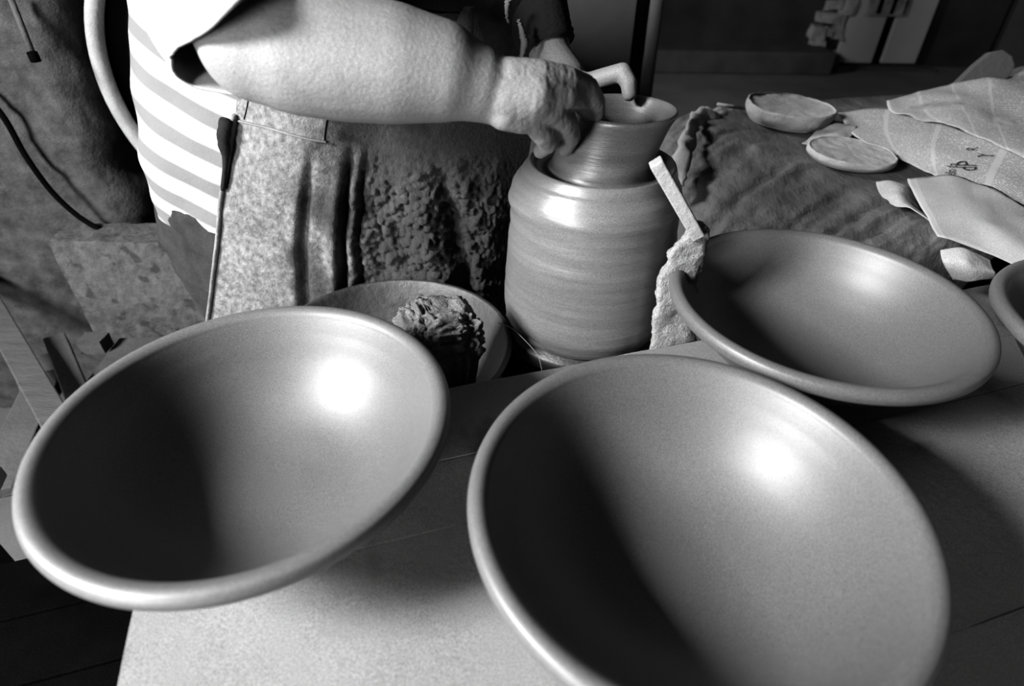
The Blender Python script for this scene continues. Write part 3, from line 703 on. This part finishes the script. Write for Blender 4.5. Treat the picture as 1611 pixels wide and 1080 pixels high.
def body():
    bm = bmesh.new(); A = aty
    # right arm: shoulder, elbow, forearm, wrist
    sh_r = Vector((-.50, 1.06, 1.32))
    elb = A(402, 72, .68)
    chain(bm, [(sh_r, .062), (elb.lerp(sh_r, .45), .060), (elb, .057)])
    chain(bm, [(elb, .057), (A(465, 82, .685), .0640), (A(540, 93, .69), .0645), (A(620, 102, .695), .0620), (A(690, 113, .70), .0540), (A(745, 130, .705), .0425), (A(790, 148, .712), .0355)])
    wr = A(792, 148, .704)
    # back of the hand
    idx, mid_, rng, pky = A(890, 127, .728), A(887, 148, .720), A(866, 172, .713), A(838, 190, .706)
    wrl = A(795, 174, .696); wru = A(800, 129, .704)
    chain(bm, [(wr, .034), (A(835, 150, .704), .030), (A(865, 150, .714), .0225)])
    chain(bm, [(wru, .026), (A(845, 126, .712), .0225), (idx, .0172)])
    chain(bm, [(wru, .026), (A(850, 140, .706), .0215), (mid_, .0178)])
    chain(bm, [(wr, .030), (A(835, 164, .700), .0215), (rng, .0172)])
    chain(bm, [(wrl, .023), (A(818, 184, .700), .0190), (pky, .0160)])
    # fingers: index and middle reach over the rim, ring and little finger press the collar outside
    chain(bm, [(idx, .0165), (A(922, 138, .757), .0150), (A(937, 162, .787), .0132), (A(938, 196, .832), .0110)])
    chain(bm, [(mid_, .0165), (A(912, 156, .762), .0148), (A(925, 172, .808), .0128), (A(932, 203, .845), .0108)])
    chain(bm, [(rng, .0160), (A(889, 192, .740), .0150), (A(898, 214, .778), .0132), (A(890, 234, .813), .0108)])
    chain(bm, [(pky, .0155), (A(854, 208, .722), .0155), (A(864, 224, .755), .0135), (A(850, 238, .790), .0098)])
    # thumb on the hidden side
    chain(bm, [(A(812, 128, .722), .020), (A(858, 122, .770), .0175), (A(905, 140, .820), .0140), (A(915, 176, .848), .0120)])
    # knuckle and wrist bones
    capsule(bm, A(806, 114, .708), A(812, 115, .710), .014, .014)
    # left arm behind the jar
    sh_l = Vector((-.10, 1.12, 1.34)); el_l = Vector((.02, 1.20, 1.20)); wl_ = A(868, 92, 1.02)
    chain(bm, [(sh_l, .060), (el_l, .045), (wl_.lerp(el_l, .5), .043), (wl_, .032), (A(892, 122, .99), .030)])
    pl2 = A(905, 142, .965)
    chain(bm, [(wl_, .030), (pl2, .026)])
    chain(bm, [(A(895, 128, .975), .020), (A(925, 128, .945), .0125), (A(955, 120, .93), .0130), (A(979, 114, .922), .0135), (A(989, 130, .912), .0122), (A(990, 148, .905), .0105)])
    for k, (dx, dz) in enumerate(((0, 0), (.004, -.02), (.004, -.04), (0, -.058))):
        b0 = Vector((.075, .965, 1.055 + dz*.9)); chain(bm, [(pl2, .018), (b0, .013), (b0 + Vector((.03, -.005, -.004)), .0115), (b0 + Vector((.058, -.012 - .002*k, -.004)), .0095)])
    # trunk, neck, head, legs
    chain(bm, [(Vector((-.44, 1.20, .72)), .135), (Vector((-.42, 1.20, .95)), .13), (Vector((-.36, 1.17, 1.18)), .14), (Vector((-.31, 1.12, 1.34)), .10)])
    chain(bm, [(sh_r, .075), (Vector((-.31, 1.12, 1.35)), .085), (sh_l, .075)])
    chain(bm, [(Vector((-.31, 1.12, 1.38)), .060), (Vector((-.27, 1.04, 1.48)), .055)])
    hd = Vector((-.25, 1.00, 1.58)); chain(bm, [(hd + Vector((0, .02, .04)), .088), (hd + Vector((.005, -.01, -.03)), .075), (hd + Vector((.02, -.035, -.085)), .045)])
    chain(bm, [(hd + Vector((.02, -.085, .015)), .013), (hd + Vector((.03, -.105, -.025)), .016)])
    for s in (-1, 1):
        e = hd + Vector((s*.086, .02, -.01)); capsule(bm, e, e + Vector((0, .004, -.04)), .014, .009)
        chain(bm, [(Vector((-.44 + s*.09, 1.2, .70)), .095), (Vector((-.44 + s*.15, 1.12, .42)), .07), (Vector((-.44 + s*.15, 1.16, .10)), .045), (Vector((-.44 + s*.15, 1.04, .04)), .038)])
    bm.verts.index_update(); vs = [v.co.copy() for v in bm.verts]; fs = [tuple(v.index for v in f.verts) for f in bm.faces]; bm.free()
    o = mk('body', vs, fs, skin_m, per)
    m = o.modifiers.new('r', 'REMESH'); m.mode = 'VOXEL'; m.voxel_size = .0023; m.use_smooth_shade = True
    s = o.modifiers.new('s', 'SMOOTH'); s.factor = .5; s.iterations = 4
    bake(o)
    vg = o.vertex_groups.new(name='arm'); bx_, _, bz_ = wloc(per)
    for v in o.data.vertices:
        x_ = v.co.x + bx_; z_ = v.co.z + bz_; y_ = v.co.y + wloc(per).y
        if z_ > 1.0 and y_ < .95 and x_ < .0: vg.add([v.index], min(1, max(0, (-.005-x_)/.05)), 'REPLACE')
    s = o.modifiers.new('s', 'SMOOTH'); s.factor = .5; s.iterations = 60; s.vertex_group = 'arm'
    bake(o)
    me = o.data; n = len(me.vertices); co = np.empty(n*3); me.vertices.foreach_get('co', co); co = co.reshape(-1, 3)
    no = np.empty(n*3); me.vertices.foreach_get('normal', no); no = no.reshape(-1, 3)
    base = np.array(wloc(per)); w_ = co + base
    d = np.zeros(n)
    near = np.where((w_[:, 1] < .90) & (w_[:, 2] > .95) & (w_[:, 0] > -.10) & (w_[:, 0] < .25))[0]
    for i in near:                                      # creases of the weathered hand
        p = Vector(w_[i]); k = min(1, max(0, (p.x+.03)/.05))
        d[i] = k*(.0006*noise.noise(Vector((p.x*190, p.y*80, p.z*60))) + .0005*noise.noise(p*260) - .0013*max(0, noise.noise(Vector((p.x*230 + p.z*60, p.y*40, p.z*30)))-.25))
    co += no*d[:, None]; me.vertices.foreach_set('co', co.ravel()); me.update()
    me.polygons.foreach_set('use_smooth', [True]*len(me.polygons))
    return o
body()
def loft(name, rings, seg, mat, parent, sub=6, disp=None, thick=.003):
    """rings: (center, axis_x vec, axis_y vec) superellipses"""
    K = [np.concatenate([np.array(c), np.array(a), np.array(b)]) for c, a, b in rings]; K = catmull(K, sub); vs = []
    for j, k in enumerate(K):
        c, a, b = Vector(k[:3]), Vector(k[3:6]), Vector(k[6:9])
        for i in range(seg):
            t = 2*math.pi*i/seg; p = c + a*math.cos(t) + b*math.sin(t)
            if disp: p += (a*math.cos(t) + b*math.sin(t)).normalized()*disp(i/seg, j/(len(K)-1), p)
            vs.append(p)
    o = mk(name, vs, grid_faces(seg, len(K), True), mat, parent); solidify(o, thick, 0); return o
# T-shirt trunk
def tdisp(u, v, p):
    hem = max(0, 1-v*7)
    return .010*noise.noise(Vector((u*9, p.z*9, 1))) + .006*noise.noise(p*16) + hem*.010*math.sin(u*2*math.pi*9)
X = lambda a: (a, 0, 0)
sh_o = loft('t_shirt', [((-.49, 1.20, .765), (.255, 0, -.035), (0, .165, .03)), ((-.49, 1.20, .84), (.264, 0, -.01), (0, .17, .01)), ((-.482, 1.20, .93), (.264, 0, 0), (0, .17, 0)), ((-.46, 1.20, 1.03), (.255, 0, 0), (0, .165, 0)),
                 ((-.43, 1.19, 1.13), (.25, 0, 0), (0, .16, 0)), ((-.39, 1.17, 1.24), (.24, 0, 0), (0, .155, 0)), ((-.33, 1.13, 1.36), (.20, 0, .0), (0, .125, .02)), ((-.31, 1.12, 1.41), (.085, 0, 0), (0, .085, .02))], 140, shirt_str, per, 9, tdisp)
sh_o['label'] = 'white T-shirt with grey stripes'
# right sleeve: loose, hem around the elbow
def sdisp(u, v, p): return .012*noise.noise(Vector((u*7, v*3, 4)))*v + .006*noise.noise(p*22) + (v**4)*.010*math.sin(u*2*math.pi*4 + .6)
def ring_loft(name, rings, mat, parent, sub=8, disp=None, thick=.003):
    RR = [catmull(r, 8, True) for r in rings]; n = len(RR[0]); C = [catmull([r[i] for r in RR], sub) for i in range(n)]; m_ = len(C[0]); vs = []
    for j in range(m_):
        c = Vector(np.mean([C[i][j] for i in range(n)], axis=0))
        for i in range(n):
            p = Vector(C[i][j]); 
            if disp: p += (p-c).normalized()*disp(i/n, j/(m_-1), p)
            vs.append(p)
    o = mk(name, vs, grid_faces(n, m_, True), mat, parent); solidify(o, thick, 0); return o
hem = [(440, -30, .67), (362, 18, .605), (316, 52, .605), (288, 76, .66), (262, 101, .74), (284, 124, .80), (330, 142, .81), (376, 152, .80), (415, 148, .78), (445, 105, .77), (462, 50, .76), (460, 0, .73)]
mid1 = [(450, -65, .72), (350, -30, .655), (285, 5, .66), (255, 40, .73), (247, 72, .81), (272, 85, .85), (320, 90, .87), (380, 90, .87), (430, 80, .86), (470, 45, .85), (485, 0, .83), (480, -40, .78)]
mid2 = [(470, -140, .80), (370, -120, .74), (280, -80, .75), (228, -20, .81), (222, 20, .88), (250, 45, .95), (310, 50, .98), (380, 45, .99), (440, 30, .98), (480, -10, .96), (500, -60, .93), (495, -110, .87)]
shc = Vector((-.50, 1.06, 1.31))
sl_o = ring_loft('sleeve', [[aty(*p) for p in r] for r in (hem, mid1, mid2)] + [[shc + (aty(*p) - Vector(np.mean([aty(*q) for q in mid2], axis=0)))*1.02 + Vector((.01, .01, 0)) for p in mid2]], shirt_m, per, 10,
                 lambda u, v, p: .006*noise.noise(p*20) + .004*noise.noise(p*45) + .006*max(0, 1-v*3)*math.sin(u*2*math.pi*5))
sl_o['label'] = 'loose white right sleeve'
# trousers
def trd(u, v, p): return .016*noise.noise(Vector((u*5, p.z*22 + u*26, 2))) + .008*noise.noise(p*34)
tr_o = loft('trousers', [((-.49, 1.2, .87), (.245, 0, 0), (0, .15, 0)), ((-.49, 1.2, .81), (.268, 0, -.0), (0, .162, 0)), ((-.495, 1.2, .70), (.272, 0, 0), (0, .165, 0)), ((-.485, 1.19, .57), (.265, 0, 0), (0, .15, 0)), ((-.46, 1.18, .46), (.24, 0, 0), (0, .13, 0))], 120, denim_m, per, 8, trd)
tr_o['label'] = 'dark worn denim trousers'
for s in (-1, 1):
    loft('trouser_leg', [((-.44 + s*.12, 1.17, .50), (.115, 0, 0), (0, .115, 0)), ((-.44 + s*.15, 1.13, .36), (.09, 0, 0), (0, .095, 0)), ((-.44 + s*.15, 1.15, .12), (.075, 0, 0), (0, .08, 0))], 40, denim_m, per, 6, trd)
    box('shoe', (-.44 + s*.15, 1.08, .045), (.10, .28, .09), dark_m, per, bev=.03)
# apron
def apron():
    ys = [20, 110, 200, 300, 400, 510, 600]
    xs = [[384, 455, 520, 600, 690, 790, 850], [378, 452, 518, 600, 690, 785, 846], [366, 442, 515, 600, 690, 780, 838], [351, 432, 514, 600, 690, 772, 820],
          [341, 425, 512, 600, 690, 768, 806], [328, 420, 510, 600, 690, 760, 798], [318, 415, 510, 600, 690, 755, 795]]
    Ys = [.985, .955, .965, 1.003, 1.02, 1.06, 1.13]
    rows = [catmull([aty(x, y, Y) for x, Y in zip(r, Ys)], 44) for r, y in zip(xs, ys)]
    nu = len(rows[0]); colsn = [catmull([r[i] for r in rows], 40) for i in range(nu)]; nv = len(colsn[0])
    vs, uv = [], []
    for j in range(nv):
        v = j/(nv-1)
        for i in range(nu):
            u = i/(nu-1); p = Vector(colsn[i][j])
            f = 0.0; u0_ = u; u = u + .010*math.sin(v*11 + 1) + .006*noise.noise(Vector((u*6, v*14, 3)))
            e = max(0, min(1, (v-.38)/.15))                                     # folds start below the seam
            f += e*.026*math.exp(-((u-.395)/.012)**2)                           # deep crease
            f -= e*.014*math.exp(-((u-.365)/.018)**2)
            f += e*.016*math.exp(-((u-.445)/.009)**2) - e*.012*math.exp(-((u-.42)/.012)**2)
            f += e*.012*math.exp(-((u-.275)/.016)**2) - e*.010*math.exp(-((u-.245)/.02)**2)
            f += .010*math.sin(u*15 + v*3)*(1-e)*.7
            f += e*.022*math.exp(-((u-.70 - (v-.55)*.32)/.03)**2)
            f -= e*.016*math.exp(-((u-.62 - (v-.55)*.30)/.04)**2)
            cr = min(1, max(0, (u-.33)/.15))*e
            f -= cr*(.013*fbm((p.x, 0, p.z), 24, 5) + .012*abs(noise.noise(p*52)) + .008*noise.noise(p*115) + .006*max(0, noise.noise(p*190)))
            f += .0035*fbm((p.x, 1, p.z), 18, 3)
            lowcr = max(0, 1-((u-.17)/.08)**2)*max(0, (v-.6)/.4); f -= lowcr*.006*fbm(p, 70, 2)
            p.y += f; vs.append(p); uv.append((u0_, v))
    o = mk('apron', vs, grid_faces(nu, nv), apron_m, per, uvs=uv); solidify(o, .004, 0)
    o['label'] = 'stiff canvas apron crusted with wet clay'
    def S(u, v):
        a, b = u*(nu-1), v*(nv-1); i0, j0 = min(int(a), nu-2), min(int(b), nv-2); fu, fv = a-i0, b-j0
        return (vs[j0*nu+i0]*(1-fu) + vs[j0*nu+i0+1]*fu)*(1-fv) + (vs[(j0+1)*nu+i0]*(1-fu) + vs[(j0+1)*nu+i0+1]*fu)*fv
    for u0, v0, v1 in ((.045, .05, .315), (.335, .05, .37)):
        tube('seam', [S(u0 + .006*math.sin(v*30), v) + Vector((0, -.002, 0)) for v in np.linspace(v0, v1, 40)], .0014, dark_m, o, seg=6)
    tube('seam', [S(u, .315+.165*u) + Vector((0, -.003, 0)) for u in np.linspace(.0, .335, 60)], .0022, rag_m, o, seg=6)
    tube('binding', [S(0, v) + Vector((.001, -.004, 0)) for v in np.linspace(.30, .97, 60)], .008, M('apron_binding', .5, .9, .1, .3, 30, .3, 700, .4, 80), o, seg=10, squash=.5)
    q0 = aty(356, 188, .975); q1 = aty(355, 246, .975); q2 = aty(350, 300, .975)
    tube('strap', catmull([q0, (q0+q1)/2 + Vector((-.003, -.003, 0)), q1, q2], 6), [.009, .011, .011, .010, .011, .011, .010, .009, .010, .010] + [.009, .008, .006, .005, .004, .004, .004, .004, .003], cloth_dk, o, seg=10)
apron()
# dark bib of the apron over the chest, with torn pale tie
bib = loft('vest', [((-.07, 1.20, .95), (.13, 0, 0), (0, .09, 0)), ((-.075, 1.17, 1.05), (.14, 0, 0), (0, .10, 0)), ((-.085, 1.15, 1.15), (.15, 0, 0), (0, .12, 0)), ((-.10, 1.14, 1.27), (.15, 0, 0), (0, .12, 0)), ((-.14, 1.13, 1.36), (.12, 0, 0), (0, .10, 0))], 90, cloth_dk, per, 8, lambda u, v, p: .014*noise.noise(Vector((u*14, v*3, 2))) + .006*noise.noise(p*24))
bib['label'] = 'dark clay-soaked vest'
lsl = tube('left_sleeve', catmull([(-.10, 1.10, 1.33), (-.03, 1.16, 1.24), (.02, 1.15, 1.19), aty(850, 40, 1.06), aty(862, 74, 1.035)], 6), [.075, .074, .072, .07, .068, .066, .064, .062, .061, .06, .059, .058, .057, .056, .055, .053, .051, .050, .049, .047, .047, .044, .047, .043, .045], cloth_dk, per, seg=32)  # dark cloth; the shade on this arm is put into its colour too
lsl['label'] = 'dark left sleeve, shade of the arm in its colour'
def rag(pts, wds, name):
    P = catmull(pts, 8); Wd = catmull([(w_,) for w_ in wds], 8); vs = []
    for k, (p, w_) in enumerate(zip(P, Wd)):
        p = Vector(p); q = .003*noise.noise(Vector((k*.8, 1, 0)))
        vs += [p + Vector((-w_[0]/2 + q, 0, 0)), p + Vector((q, -.004, 0)), p + Vector((w_[0]/2 + q*1.5, .001, 0))]
    o = mk(name, vs, grid_faces(3, len(P)), rag_m, per); solidify(o, .002); return o
rag([aty(816, 30, .985), aty(822, 50, .98), aty(826, 68, .98), aty(821, 92, .98)], [.004, .009, .012, .005], 'apron_tie')
rag([aty(738, 10, .965), aty(733, 30, .965), aty(732, 50, .965), aty(738, 64, .965)], [.012, .024, .022, .005], 'collar_tip')
rag([aty(800, 0, .985), aty(798, 18, .985), aty(800, 36, .985)], [.010, .006, .003], 'apron_tie')
